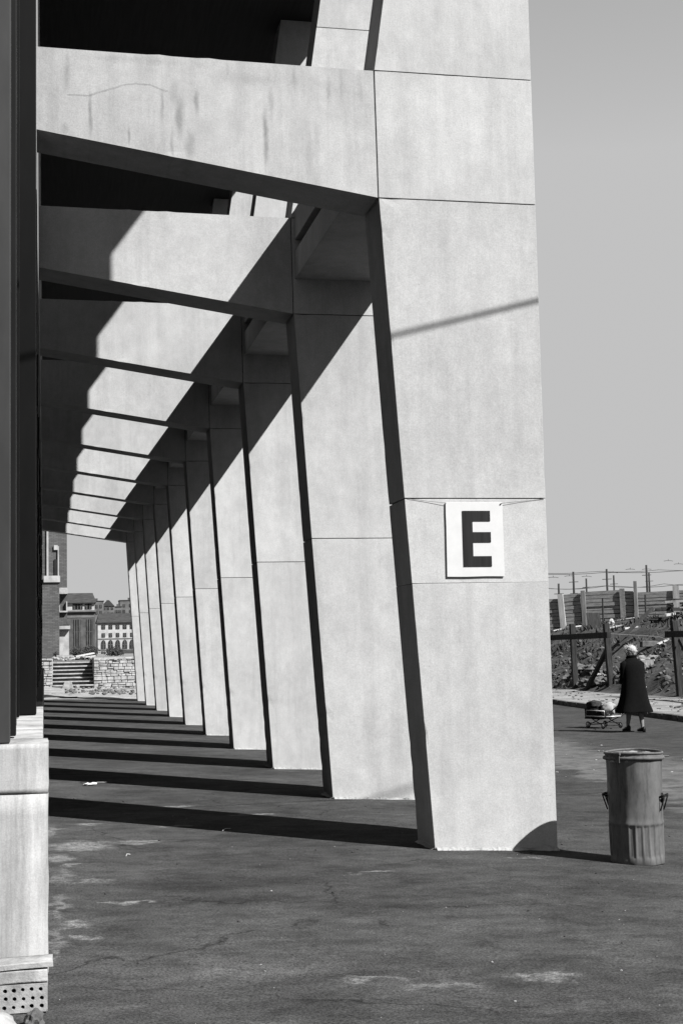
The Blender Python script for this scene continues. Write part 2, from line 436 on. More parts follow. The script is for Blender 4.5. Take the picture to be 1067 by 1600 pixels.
# ------------------------------------------------------------------ building (left)
bd = thing('building', 'dark glazed building front with pale plinth, running beside the leaning piers', 'building', (0, 11, 0))
def bpart(name, a, b, mat, bevel=0, parent=None):
    return box(name, (a[0], a[1]-11, a[2]), (b[0], b[1]-11, b[2]), mat, parent or bd, bevel)
bpart('upper_wall', (-3, 11.02, 5.2), (-.055, 48.1, 10.49), 'upper_wall')
bpart('corner_panel', (-3, 10.62, 1.165), (-.058, 11.01, 10.48), 'blacksteel', .004)
bpart('grey_jamb', (-3, 7.3, 1.165), (-.168, 7.44, 11.5), 'steel_grey', .004)
bpart('inner_jamb', (-3, 7.9, 1.166), (-.150, 8.02, 11.5), 'steel', .004)
bpart('inner_jamb', (-3, 9.0, 1.166), (-.168, 9.1, 11.5), 'steel', .003)
bpart('inner_jamb', (-3, 10.2, 1.166), (-.172, 10.3, 11.5), 'blacksteel', .003)
bpart('glazing', (-2.9, 11.02, 1.167), (-.21, 48, 5.19), 'glass')
for i in range(28):
    y = 11.4+i*1.31
    bpart('mullion', (-.209, y, 1.168), (-.13, y+.08, 5.19), 'steel')
for i in range(1, 10):
    y = 11.03+4.07*i
    p = bpart('pilaster', (-.9, y, 1.169), (-.075, y+.5, 5.199), 'steel', .006)
    for k in range(3): bpart('pilaster_block', (-.5, y+.02, 2.2+k*1.0), (-.062, y+.48, 2.75+k*1.0), 'steel')
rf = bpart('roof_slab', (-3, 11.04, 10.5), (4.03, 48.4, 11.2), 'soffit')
# plinth blocks
def rough_block(name, a, b, mat, parent, nz=6, amp=.006, bevel=.012):
    bm = bm_new(); add_box(bm, a, b)
    bmesh.ops.subdivide_edges(bm, edges=bm.edges[:], cuts=nz, use_grid_fill=True)
    for v in bm.verts:
        q = v.co*5; v.co += Vector((noise.noise(q), noise.noise(q+Vector((7, 0, 0))), noise.noise(q+Vector((0, 9, 0)))))*amp
    return obj(name, bm, mat, parent, None, True, bevel)
rough_block('plinth_block', (-1.5, 7.17-11, -.1), (.016, 7.62-11, .930), 'plinth', bd, 9, .008, 0)
rough_block('plinth_cap', (-1.5, 7.167-11, .931), (.018, 7.625-11, 1.164), 'plinth', bd, 9, .009, 0)
yb = 7.65
while yb < 12.3:
    rough_block('sill_stone', (-1.5, yb-11, -.1), (-.010, yb+1.17-11, 1.158+random.uniform(-.004, .004)), 'plinth', bd, 4, .003, .006); yb += 1.18
bpart('shade_toned_sill', (-1.5, yb, -.1), (-.012, 48, 1.15), 'steel', .006)  # rest of the sill coloured dark, standing in for shade on the plinth top
# trestle of bricks in front of the plinth
SB = thing('perforated_brick', 'pale perforated brick with rows of round holes, lying under a solid brick', 'brick', (-.14, 6.38, .086))
def hole_face(bm, x0, x1, z0, z1, nx, nz, y, r, depth):
    wx, wz = (x1-x0)/nx, (z1-z0)/nz
    for j in range(nz):
        off = (.5 if j == 1 else 0)*wx*.35
        for i in range(nx):
            cx, cz = x0+(i+.5)*wx, z0+(j+.5)*wz
            hx, hz = cx+random.uniform(-.0025, .0025)+(off-.17*wx)*.6, cz+random.uniform(-.0022, .0022)
            sq = [(x0+i*wx, z0+j*wz), (cx, z0+j*wz), (x0+(i+1)*wx, z0+j*wz), (x0+(i+1)*wx, cz), (x0+(i+1)*wx, z0+(j+1)*wz), (cx, z0+(j+1)*wz), (x0+i*wx, z0+(j+1)*wz), (x0+i*wx, cz)]
            A = [bm.verts.new((a, y, b)) for a, b in sq]
            rr = r*random.uniform(.88, 1.1)
            def ring(yy, rad): return [bm.verts.new((hx+rad*math.cos(R(-135+45*t)), yy, hz+rad*math.sin(R(-135+45*t)))) for t in range(8)]
            B = ring(y, rr); B2 = ring(y+depth, rr*.9)
            for t in range(8):
                bm.faces.new((A[t], A[(t+1) % 8], B[(t+1) % 8], B[t])); bm.faces.new((B[t], B[(t+1) % 8], B2[(t+1) % 8], B2[t]))
            f = bm.faces.new(B2); f.material_index = 1
bm = bm_new(); hole_face(bm, -.27, .148, .002, .108, 11, 3, 0, .0094, .05)
add_box(bm, (-.27, .051, .002), (.148, .24, .108))
for a, b in (((-.27, .0, .1082), (.150, .24, .113)), ((-.27, 0, -.004), (.150, .24, .0018)), ((.1482, 0, -.002), (.152, .24, .108))): add_box(bm, a, b)
obj('perforated_body', bm, 'clay', SB, None, False, 0, ['clay', 'hole'])
o = rough_block('solid_brick', (-.30, 0, 0), (.152, .20, .054), 'clay', None, 6, .006, 0); o.location = (-.14, 6.385, .2035); o.rotation_euler = (0, R(-.8), 0)
tag(o, 'solid clay brick lying between the perforated brick and the thin slab', 'brick')
o = rough_block('stone_slab', (-.33, 0, 0), (.175, .15, .024), 'clay', None, 7, .009, 0); o.location = (-.14, 6.38, .262); o.rotation_euler = (0, R(-1.6), 0)
tag(o, 'thin broken stone slab lying on top of the bricks by the plinth', 'slab')
bm = bm_new(); add_rock(bm, (0, 0, 0), .043, (1.1, .8, .9), 3, .5); o = obj('rubble_stone', bm, 'rubble', None, (-.045, 6.17, .10)); tag(o, 'rough mottled rubble stone on the asphalt below the perforated brick', 'stone')
bm = bm_new(); add_rock(bm, (0, 0, 0), .10, (1.1, .8, .6), 3, .15); o = obj('plaster_lump', bm, 'clay', None, (-.215, 6.15, .085), True); tag(o, 'smooth pale lump of plaster beside the perforated brick', 'stone')

# ------------------------------------------------------------------ piers
BAY, T, Y1 = 4.07, .53, 11.03
def inner(z):
    return interp(z, [-.4, 0, 2.785, 5.26, 6.34, 10.7], [3.035, 3.01, 2.832, 2.68, 2.668, 3.322])
XO = 4.024
ORD = ['first', 'second', 'third', 'fourth', 'fifth', 'sixth', 'seventh', 'eighth', 'ninth', 'tenth']
def weather(bm, axes, step, amp=.0014, chip=.007, seed=0):
    """cut a cast block into a finer mesh, let its faces wander a little and chip its arrises"""
    for ax in axes:
        lo = min(v.co[ax] for v in bm.verts); hi = max(v.co[ax] for v in bm.verts); p = lo+step
        while p < hi-step*.4:
            no = [0, 0, 0]; no[ax] = 1; c_ = [0, 0, 0]; c_[ax] = p
            bmesh.ops.bisect_plane(bm, geom=bm.verts[:]+bm.edges[:]+bm.faces[:], plane_co=c_, plane_no=no); p += step
    bm.normal_update(); mv = {}
    for v in bm.verts:
        sharp = any(len(e.link_faces) == 2 and e.calc_face_angle(0) > .9 for e in v.link_edges)
        q = v.co*1.1+Vector((seed, 0, 0)); d = Vector((noise.noise(q), noise.noise(q+Vector((0, 31, 0))), noise.noise(q+Vector((0, 0, 57)))))*amp
        if sharp:
            k = noise.noise(v.co*5.5+Vector((seed, 3, 9)))+.5*noise.noise(v.co*14)
            if k > .42: d -= v.normal*min(chip, chip*(k-.42)*4)
        mv[v] = d
    for v, d in mv.items(): v.co += d
def pier_block(name, z0, z1, parent):
    zs = [z0+(.0007 if z0 == 2.1 else .004), z1-(.0007 if z1 == 2.1 else .004)]
    bm = bm_new(); mid = [z for z in (2.785, 5.26, 6.34) if zs[0] < z < zs[1]]
    zz = [zs[0]]+mid+[zs[1]]
    poly = [(XO-3, zs[0]), (XO-3, zs[1])]+[(inner(z)-3, z) for z in zz[::-1]]
    add_prism(bm, poly, 0, T); weather(bm, (2, 0), .10, seed=z0)
    return obj(name, bm, 'concrete', parent, None, False, .003)
pr = thing('pier', 'first leaning concrete pier and its roof beam, with the letter E board hung on it', 'pier', (3, Y1, 0), 0, 'leaning concrete piers of the colonnade')
J = [-.3, 2.785, 5.26, 6.34, 8.55, 10.5]
for a, b in zip(J, J[1:]): pier_block('concrete_block', a, b, pr)
bm = bm_new()
poly = [(XO-3-.022, -.2), (XO-3-.022, 10.45)]+[(inner(z)-3+.022, z) for z in (10.45, 6.34, 5.26, 2.785, -.2)]
add_prism(bm, poly, .022, T-.022)
add_prism(bm, [(2.4-3, 5.4), (2.9-3, 5.4), (2.9-3, 6.2), (2.4-3, 6.2)], .022, T-.022)
obj('joint_filler', bm, 'joint', pr)
bm = bm_new()
add_prism(bm, [(-.30-3, 5.725), (-.30-3, 6.36), (2.658-3, 6.335), (2.670-3, 5.263)], .001, T-.001)
weather(bm, (0, 2), .10, seed=5); obj('roof_beam', bm, 'concrete', pr, None, False, .004)
# rough mortar at the foot
def fillet(path, parent):
    bm = bm_new(); prev = None
    for i, (x, y, nx, ny) in enumerate(path):
        h = .020+.05*max(0, noise.noise(Vector((x*6, y*6, 1))))+random.uniform(-.006, .006); w = .028+.03*noise.noise(Vector((x*7, y*7, 5)))+random.uniform(-.008, .008)
        g0 = gz(x+3)
        ring = [bm.verts.new((x-nx*.03, y-ny*.03, g0+h)), bm.verts.new((x+nx*.008, y+ny*.008, g0+h*.9)), bm.verts.new((x+nx*(w*.7), y+ny*(w*.7), g0+h*.35)), bm.verts.new((x+nx*w*1.5, y+ny*w*1.5, g0-.01))]
        if prev:
            for a in range(3): bm.faces.new((prev[a], prev[a+1], ring[a+1], ring[a]))
        prev = ring
    return obj('mortar_fillet', bm, 'fillet', parent)
pth = [(.02+1.01*i/60, 0, 0, -1) for i in range(61)]
fillet(pth, pr); fillet([(.012, .5*i/24, -1, 0) for i in range(25)], pr)
piers = [pr]
for i in range(1, 10):
    lab = ORD[i]+' leaning concrete pier from the letter E board, counted along the colonnade' if i < 9 else 'last leaning concrete pier of the colonnade, closest to the stone wall'
    piers.append(dup(pr, (3, Y1+BAY*i, 0), lab))
for ch in list(pr.children):       # a hairline pour joint crosses only the first pier, under the board
    if ch.name == 'concrete_block':
        bpy.data.objects.remove(ch)
pier_block('concrete_block', -.3, 2.1, pr); pier_block('concrete_block', 2.1, 2.785, pr)
for ch in pr.children:       # the first beam carries the rain streaks; its copy of the mesh is its own
    if ch.name.startswith('roof_beam'):
        bm = bm_new(); bm.from_mesh(ch.data); bmesh.ops.translate(bm, verts=bm.verts[:], vec=(3, 0, 0))
        me = bpy.data.meshes.new('roof_beam_first'); bm.to_mesh(me); bm.free(); me.materials.append(MAT['beam_stained']); ch.data = me; ch.location = (-3, 0, 0)
        ch['label'] = 'beam with dark rain streaks and a hairline crack'
# edge slabs between the piers
es = thing('edge_slab', 'edge slab bridging the first and second piers, above the lit pier face', 'slab', (3.2, Y1+T+.002, 5.65), 0, 'edge slabs between the piers')
L = BAY-T-.004
box('lower_slab', (2.70-3.2, 0, 0), (3.735-3.2, L, .31), 'slab', es, .006)
box('slot_core', (2.98-3.2, .01, .311), (3.5-3.2, L-.01, .439), 'joint', es)
box('upper_rail', (2.705-3.2, 0, .44), (3.735-3.2, L, .78), 'slab', es, .006)
for i in range(1, 9):
    dup(es, (3.2, Y1+T+.002+BAY*i, 5.65), 'edge slab bridging the %s and %s piers from the letter E board' % (ORD[i], ORD[i+1]))

# letter board
sg = thing('letter_board', 'white board with black letter E hung by wires on the first pier', 'sign', (3.41, Y1-.019, 2.15))
bm = bm_new(); add_box(bm, (-.242, .004, 0), (.238, .014, .603)); bmesh.ops.subdivide_edges(bm, edges=bm.edges[:], cuts=5, use_grid_fill=True)
for v in bm.verts: v.co.y += .0005*noise.noise(v.co*4); v.co.x += .004*noise.noise(v.co*6+Vector((3, 0, 0))); v.co.z += .003*noise.noise(v.co*5)
obj('board', bm, 'white_paint', sg, None, False, .003)
bm = bm_new()
for a, b in (((-.105, .082), (-.022, .533)), ((-.022, .450), (.128, .533)), ((-.022, .278), (.130, .360)), ((-.022, .082), (.132, .165))):
    add_box(bm, (a[0], -.002, a[1]), (b[0], .0035, b[1]))
obj('letter', bm, 'black_paint', sg)
bm = bm_new()
add_tube(bm, [(-.235, .002, .597), (-.40, .012, .614), (-.555, .016, .634)],   .0015, 5); obj('hanging_wire', bm, 'wire', sg)
bm = bm_new(); add_tube(bm, [(.225, .002, .594), (.40, .012, .612), (.60, .016, .632)],   .0015, 5); obj('hanging_wire', bm, 'wire', sg)
bm = bm_new()
add_lathe(bm, [(.007, 0), (.007, .004), (.003, .006)], 8, (.222, .001, .586)); obj('fixing', bm, 'wire', sg)

# ------------------------------------------------------------------ dustbin
BX, BY = 4.40, 10.36
db = thing('dustbin', 'dented galvanised dustbin with ribbed base, standing beside the first pier', 'dustbin', (BX+.018, BY, gz(BX)-.004), R(20)); db.scale = (.91, .91, 1)
SEG = 192
def ribs(t, z):
    k = 1 if .06 < z < .29 else 0
    a = t*math.tau/SEG
    dent = .007*noise.noise(Vector((math.cos(a)*1.8, math.sin(a)*1.8, z*3.2)))+.004*noise.noise(Vector((math.cos(a)*4, math.sin(a)*4, z*7+5)))
    return k*(.008*max(0, math.cos(a*24))**1.6)+dent
bm = bm_new()
prof = [(.218, 0), (.222, .006), (.222, .055), (.217, .062), (.217, .08), (.217, .18), (.217, .275), (.217, .288), (.225, .296), (.227, .310), (.222, .320), (.222, .36), (.223, .40), (.224, .45), (.225, .50), (.226, .55), (.227, .60), (.228, .65), (.229, .70), (.230, .74), (.232, .775), (.233, .80),
        (.226, .80), (.222, .70), (.215, .45)]
add_lathe(bm, prof, SEG, (0, 0, 0), ribs, True, True)
obj('body', bm, 'zinc', db, None, True)
bm = bm_new()
for (rr, z, th) in ((.244, .795, .013), (.238, .832, .010)):
    add_tube(bm, [((rr+.003*math.sin(3*a*math.tau/48))*math.cos(a*math.tau/48), rr*math.sin(a*math.tau/48), z+.004*math.sin(a*math.tau/24)) for a in range(48)], th, 8, True)
add_lathe(bm, [(.238, .79), (.240, .836), (.232, .836), (.230, .79)], 48, (0, 0, 0), None, False, False)
obj('rim', bm, 'zinc', db, None, True)
for a in (R(128), R(-60)):
    bm = bm_new(); d = Vector((math.cos(a), math.sin(a), 0)); s = Vector((-d.y, d.x, 0))
    pts = [d*.222-s*.055+Vector((0, 0, .50)), d*.262-s*.055+Vector((0, 0, .515)), d*.268-s*.02+Vector((0, 0, .51)), d*.268+s*.02+Vector((0, 0, .51)), d*.262+s*.055+Vector((0, 0, .515)), d*.222+s*.055+Vector((0, 0, .50))]
    add_tube(bm, pts, .008, 8)
    for q in (-1, 1): add_tube(bm, [d*.265+s*.05*q+Vector((0, 0, .51)), d*.226+s*.05*q+Vector((0, 0, .40))], .006, 6)
    add_box(bm, tuple(d*.222-Vector((.012, .012, -.46))), tuple(d*.222+Vector((.012, .012, .53))))
    obj('handle', bm, 'steel', db, None, True)
bm = bm_new(); a = R(205); d = Vector((math.cos(a), math.sin(a), 0))
hb = Matrix.Rotation(R(196), 4, 'Z')
add_box(bm, (.246, -.02, .765), (.262, .02, .845)); add_tube(bm, [(.262, -.03, .835), (.262, .03, .835)], .014, 10)
for v in bm.verts: v.co = hb @ v.co
obj('lid_hinge', bm, 'zinc', db, None, False, .003)
bm = bm_new(); e = Matrix.Rotation(R(-20-10), 4, 'Z'); add_tube(bm, [(.24, 0, .80), (.30, 0, .795)], .006, 6)
for v in bm.verts: v.co = e @ v.co
obj('latch_pin', bm, 'zinc', db)
bm = bm_new()
for i in range(26):
    a = random.uniform(0, 6.28); r = .2*math.sqrt(random.random()); add_rock(bm, (r*math.cos(a), r*math.sin(a), .79+random.uniform(-.03, .03)), random.uniform(.03, .06), (1.2, .8, .45), 1, .6)
o = obj('rubbish', bm, 'cloth', None, (BX+.018, BY, gz(BX)-.004)); o.scale = (.91, .91, 1); tag(o, 'crumpled papers filling the galvanised dustbin to its rim', 'rubbish')

# ------------------------------------------------------------------ person and cart
PX, PY = 11.42, 26.6
ps = None
def skin_mesh(name, verts, edges, radii, mat, parent, root=0, sub=2, loc=None):
    me = bpy.data.meshes.new(name); me.from_pydata([Vector(v) for v in verts], edges, [])
    o = bpy.data.objects.new(name, me); C.objects.link(o)
    m = o.modifiers.new('skin', 'SKIN'); m.use_smooth_shade = True
    for i, r in enumerate(radii):
        d = me.skin_vertices[0].data[i]; d.radius = r if isinstance(r, tuple) else (r, r); d.use_root = (i == root)
    s = o.modifiers.new('sub', 'SUBSURF'); s.levels = sub; s.render_levels = sub
    me.materials.append(MAT[mat]); o.parent = parent
    if loc: o.location = loc
    return o
V = []; E_ = []; RD = []
def sv(p, r, link=None):
    V.append(p); RD.append(r); i = len(V)-1
    if link is not None: E_.append((link, i))
    return i
pel = sv((0, 0, .88), (.14, .11)); wai = sv((0, .02, 1.06), (.13, .10), pel); che = sv((0, .05, 1.24), (.15, .11), wai)
nk = sv((0, .08, 1.40), .055, che); jaw = sv((0, .125, 1.475), (.062, .07), nk); cran = sv((0, .11, 1.575), (.078, .092), jaw); top = sv((0, .105, 1.66), (.055, .065), cran)
nose = sv((0, .222, 1.525), .012, jaw)
for s in (-1, 1):
    sh = sv((s*.17, .05, 1.35), .062, che); el = sv((s*.195, .06, 1.07), .045, sh); wr = sv((s*.135, .29, .975), .028, el)
    pm = sv((s*.13, .365, .965), (.038, .022), wr)
    for k in range(4):
        x = s*(.13+(-.032+.021*k)); f1 = sv((x, .415, .965+.004*(k in (1, 2))), .0095, pm); f2 = sv((x, .438, .942), .009, f1); sv((x, .422, .922), .008, f2)
    t1 = sv((s*.09, .375, .945), .0105, wr); sv((s*.093, .41, .93), .009, t1)
    lift = .02 if s < 0 else 0; fy = .16 if s < 0 else -.10
    hp = sv((s*.085, 0, .80), .085, pel); kn = sv((s*.088, fy*.4+.05, .46), .056, hp); cf = sv((s*.088, fy*.7, .30), .054, kn); an = sv((s*.088, fy, .095+lift), .034, cf)
    he = sv((s*.088, fy-.02, .055+lift), .036, an); sv((s*.095, fy+.13, .035), (.036, .026), he)
person = skin_mesh('person', V, E_, RD, 'stocking', None, 0, 2, (PX, PY, gz(PX)+.012)); person.rotation_euler = (0, 0, R(7))
tag(person, 'woman with white hair in a long black coat pushing a small cart across the road', 'person')
def cloth_rings(rings, seg=28, fold=0):
    bm = bm_new(); rr = []
    for (cx_, cy_, z, a, b, fo) in rings:
        rr.append([bm.verts.new((cx_+a*math.cos(t*math.tau/seg)*(1+fo*math.sin(t*math.tau/seg*5+1)+.5*fo*math.sin(t*math.tau/seg*9)), cy_+b*math.sin(t*math.tau/seg)*(1+fo*math.sin(t*math.tau/seg*5+1)), z+fo*.10*math.sin(t*math.tau/seg*3))) for t in range(seg)])
    for A, B in zip(rr, rr[1:]):
        for t in range(seg): bm.faces.new((A[t], A[(t+1) % seg], B[(t+1) % seg], B[t]))
    return bm
bm = cloth_rings([(x_, y_, z_, a_*1.09, b_, f_) for x_, y_, z_, a_, b_, f_ in [(0, .02, .38, .35, .28, .06), (0, .02, .40, .358, .275, .075), (0, .02, .55, .285, .235, .06), (0, .02, .75, .245, .20, .03), (0, .025, .92, .218, .18, .012), (0, .035, 1.06, .20, .165, .008), (0, .045, 1.20, .205, .16, .005), (0, .05, 1.30, .205, .15, 0), (0, .055, 1.36, .160, .13, 0), (0, .065, 1.41, .115, .10, 0), (0, .075, 1.445, .075, .078, 0), (0, .08, 1.475, .072, .078, 0)]])
coat = obj('coat', bm, 'coat', person, None, True)
m_ = coat.modifiers.new('thick', 'SOLIDIFY'); m_.thickness = .012; m_ = coat.modifiers.new('s', 'SUBSURF'); m_.levels = 1; m_.render_levels = 1
for s in (-1, 1):
    bm = bm_new(); add_tube(bm, [(s*.15, .05, 1.345), (s*.19, .05, 1.32), (s*.200, .055, 1.22), (s*.205, .06, 1.09), (s*.195, .10, 1.01), (s*.165, .19, .985), (s*.14, .265, .975)], [.065, .078, .074, .068, .066, .060, .056], 14)
    obj('sleeve', bm, 'coat', person, None, True)
bm = bm_new(); add_tube(bm, [(.085*math.cos(t*math.tau/16), .08+.09*math.sin(t*math.tau/16), 1.465-.02*math.sin(t*math.tau/16)) for t in range(16)], .024, 8, True); obj('collar', bm, 'coat', person, None, True)
bm = bm_new()
bmesh.ops.create_icosphere(bm, subdivisions=4, radius=1)
for v in bm.verts:
    d = v.co.normalized(); k = 1+.10*noise.noise(d*5)+.06*noise.noise(d*12)
    v.co = Vector((d.x*.098*k, .09+d.y*.104*k-(.014 if d.y < 0 else 0), 1.606+d.z*.100*k*(1 if d.z > 0 else .85)))
bmesh.ops.delete(bm, geom=[v for v in bm.verts if v.co.y > .145 and v.co.z < 1.62], context='VERTS')
for i in range(420):
    d = Vector([random.gauss(0, 1) for _ in range(3)]).normalized()
    if d.y > .5 and d.z < .3: continue
    p = Vector((d.x*.094, .085+d.y*.100, 1.608+d.z*.094)); q = p+Vector((d.x*.035, d.y*.035, d.z*.03-.015))+Vector([random.gauss(0, .02) for _ in range(3)])
    sd = d.orthogonal().normalized()*.006; bm.faces.new([bm.verts.new(x) for x in (p-sd, p+sd, q)])
obj('hair', bm, 'hair', person, None, True)
for s in (-1, 1):
    lift = .02 if s < 0 else 0; fy = .16 if s < 0 else -.10
    bm = bm_new()
    for (yy, zz, a, b, ) in (): pass
    secs = [(fy-.075, .055+lift, .022, .045), (fy-.05, .05+lift, .040, .055), (fy+.0, .045+lift*.8, .042, .050), (fy+.06, .036+lift*.4, .044, .040), (fy+.12, .028, .048, .032), (fy+.17, .022, .036, .024), (fy+.19, .018, .015, .014)]
    rr = [[bm.verts.new((s*.091+a*math.cos(t*math.tau/12), yy, max(-.004+ (lift*.6 if yy < fy else 0), zz+b*math.sin(t*math.tau/12)))) for t in range(12)] for yy, zz, a, b in secs]
    for A, B in zip(rr, rr[1:]):
        for t in range(12): bm.faces.new((A[t], A[(t+1) % 12], B[(t+1) % 12], B[t]))
    bm.faces.new(rr[0]); bm.faces.new(rr[-1][::-1])
    add_box(bm, (s*.091-.024, fy-.07, -.010+lift), (s*.091+.024, fy-.025, .03+lift))
    obj('shoe', bm, 'shoe', person, None, True)
    bm = bm_new(); bmesh.ops.create_icosphere(bm, subdivisions=2, radius=.011)
    obj('eye', bm, 'rubber', person, (s*.031, .196, 1.555))

ct = thing('pushcart', 'small wheeled pushcart with chrome frame, basket and bundles in front of the woman', 'cart', (11.41, 28.2, gz(11.2)), R(16)); ct.scale = (.9, 1, .92)
bm = bm_new()
add_tube(bm, [(-.24, -.30, .27), (-.24, .32, .27), (.24, .32, .27), (.24, -.30, .27)], .014, 8, True)
add_tube(bm, [(-.24, -.30, .27), (-.22, -.85, .62), (-.20, -1.16, .935), (.20, -1.16, .935), (.22, -.85, .62), (.24, -.30, .27)], .013, 8)
add_tube(bm, [(-.24, -.28, .27), (-.25, -.30, .40), (-.25, .3, .40), (-.24, .32, .27)], .010, 6); add_tube(bm, [(.24, -.28, .27), (.25, -.30, .40), (.25, .3, .40), (.24, .32, .27)], .010, 6)
obj('frame', bm, 'chrome', ct, None, True)
bm = bm_new()
for s in (-1, 1):
    add_tube(bm, [(s*.23, -.28, .27), (s*.23, .26, .075)], .010, 6); add_tube(bm, [(s*.23, .30, .27), (s*.23, -.24, .065)], .010, 6)
    add_tube(bm, [(s*.23, -.24, .12), (s*.23, .26, .12)], .008, 6)
add_tube(bm, [(-.25, -.24, .065), (.25, -.24, .065)], .009, 6); add_tube(bm, [(-.25, .26, .075), (.25, .26, .075)], .009, 6)
obj('undercarriage', bm, 'steel', ct, None, True)
for (x, y, r) in ((-.25, -.24, .065), (.25, -.24, .065), (-.25, .26, .075), (.25, .26, .075)):
    bm = bm_new(); add_tube(bm, [(x, y+r*.85*math.cos(t*math.tau/16), r+r*.85*math.sin(t*math.tau/16)) for t in range(16)], r*.17, 6, True)
    wh = obj('wheel', bm, 'rubber', ct, None, True)
    bm = bm_new(); add_tube(bm, [(x-.012, y, r), (x+.012, y, r)], r*.7, 12); obj('hub', bm, 'chrome', wh, None, True)
bm = bm_new(); add_box(bm, (-.22, .0, .20), (.22, .40, .44)); bmesh.ops.subdivide_edges(bm, edges=bm.edges[:], cuts=3, use_grid_fill=True)
for v in bm.verts: v.co += v.co.normalized()*.03*noise.noise(v.co*7)
obj('basket', bm, 'basket', ct, None, True)
bm = bm_new(); add_rock(bm, (.02, -.14, .38), .19, (1.0, .75, .72), 3, .3); add_rock(bm, (.10, .02, .45), .13, (1.2, .9, .6), 3, .4); o = obj('bundle', bm, 'cloth', None, (11.41, 28.2, gz(11.2)), True); tag(o, 'pale cloth bundle lying on the small pushcart', 'bundle')
bm = bm_new(); add_rock(bm, (-.12, .22, .47), .15, (1.1, 1, .65), 3, .4); o = obj('dark_bag', bm, 'basket', None, (11.41, 28.2, gz(11.2)), True); tag(o, 'dark lumpy bag resting on the basket of the small pushcart', 'bag')

# ------------------------------------------------------------------ stone wall, steps
def stone_wall(name, label, x0, x1, z0, z1, y, depth, rz_stones=.17):
    t = thing(name, label, 'wall', ((x0+x1)/2, y, 0)); cx_ = (x0+x1)/2
    box('core', (x0-cx_+.02, .05, z0), (x1-cx_-.02, depth, z1-.05), 'stone_mortar', t)
    bm = bm_new(); z = z0
    def course_face(front):
        pass
    while z < z1-.02:
        h = random.choice((.08, .10, .12, .14, .17)); h = min(h, z1-z)
        if z1-z-h < .07: h = z1-z
        x = x0
        while x < x1-.01:
            w = random.uniform(.12, .36); w = min(w, x1-x)
            if x1-x-w < .1: w = x1-x
            splits = [(z, z+h)] if (random.random() < .7 or h < .14) else [(z, z+h*.5), (z+h*.5, z+h)]
            for (za, zb) in splits:
                pr_ = random.uniform(-.035, .035)
                add_box(bm, (x-cx_+.011, pr_, za+.010), (x+w-cx_-.011, .2, zb-.010), .008)
            x += w
        z += h
    # side face towards +X and -X
    for sx, xe in ((-1, x0), (1, x1)):
        z = z0
        while z < z1-.02:
            h = min(random.choice((.14, .17, .2, .23)), z1-z)
            yq = .22
            while yq < depth-.05:
                w = min(random.uniform(.2, .45), depth-yq); p = random.uniform(-.01, .02)
                a, b = sorted((xe-cx_+sx*p, xe-cx_-sx*.12)); add_box(bm, (a, yq+.01, z+.01), (b, yq+w-.01, z+h-.01), .006); yq += w
            z += h
    o = obj('wall_stones', bm, 'stone', t, None, False, .012); o['kind'] = 'stuff'
    bm = bm_new(); x = x0
    while x < x1-.01:
        w = min(random.uniform(.35, .6), x1-x); add_box(bm, (x-cx_+.006, -.02, z1-.06), (x+w-cx_-.006, depth, z1+.012+random.uniform(-.01, .01)), .008); x += w
    obj('coping', bm, 'stone', t, None, False, .01)
    return t
stone_wall('stone_wall', 'rough pale stone retaining wall to the piers side of the steps', 2.13, 6.5, -.1, 1.37, 64, 2.6)
stone_wall('stone_wall', 'short stone wall end beside the steps, close to the brick tower', -1.6, .35, -.1, 1.38, 64, 2.6)
stone_wall('stone_pier', 'low pale stone stub below the short wall end, by the shade-toned sill', -.9, -.06, -.1, .55, 61.5, 2.3)
st = thing('steps', 'flight of stone steps between the two rough stone walls', 'steps', (1.24, 64, 0))
for k in range(7):
    z = .06+.165*(k+1); bm = bm_new(); add_box(bm, (-.885, .32*k, z-.165-.3*(k > 0)), (.885, .32*(k+1)+.04, z-.051), 0)
    rs = obj('shade_toned_riser', bm, 'rubble', st)  # darker stone colour stands in for the shadow under the tread nosings
    rough_block('tread', (-.885, .32*k-.085, z-.05), (.885, .32*(k+1)+.03, z), 'step', st, 5, .008, .01)
# debris
def rocks(name, label, cat, lst, mat, sub=2):
    bm = bm_new()
    c0 = Vector(lst[0][:3])
    for (x, y, z, r, sz) in lst: add_rock(bm, Vector((x, y, z))-c0, r, sz, sub)
    return tag(obj(name, bm, mat, None, c0), label, cat)
bm = bm_new(); pts = [(-.29, -.2, 0), (.27, -.2, 0), (.27, .2, 0), (-.29, .2, 0)]; tp = [(-.14, -.12, .37), (.15, -.12, .40), (.14, .12, .40), (-.13, .12, .36)]
a = [bm.verts.new(p) for p in pts]; b = [bm.verts.new(p) for p in tp]; bm.faces.new(a[::-1]); bm.faces.new(b)
for i in range(4): bm.faces.new((a[i], a[(i+1) % 4], b[(i+1) % 4], b[i]))
o = obj('stone_block', bm, 'rubble_pale', None, (.98, 62.6, .04), False, .03); tag(o, 'pale tapered stone block standing before the steps', 'stone')
rocks('broken_stone', 'pale broken stone leaning beside the tapered block before the steps', 'stone', [(1.38, 62.5, .12, .14, (.8, .8, 1.2))], 'rubble_pale')
for k, (x, y, z, l, w, rz) in enumerate(((1.55, 66.6, 1.40, 1.5, .2, 5), (1.2, 67.0, 1.47, 1.3, .18, -12), (1.8, 66.9, 1.53, .9, .25, 20))):
    bm = bm_new(); add_box(bm, (-l/2, -w/2, -.03), (l/2, w/2, .03), .008); o = obj('plank', bm, 'plank_light', None, (x, y, z)); o.rotation_euler = (0, R((-6, 3, -9)[k]), R(rz))
    tag(o, ('longest pale plank in the rubbish at the top of the steps', 'pale plank under the short one at the top of the steps', 'short pale plank topmost in the rubbish above the steps')[k], 'plank', 'planks at the top of the steps')
bm = bm_new()
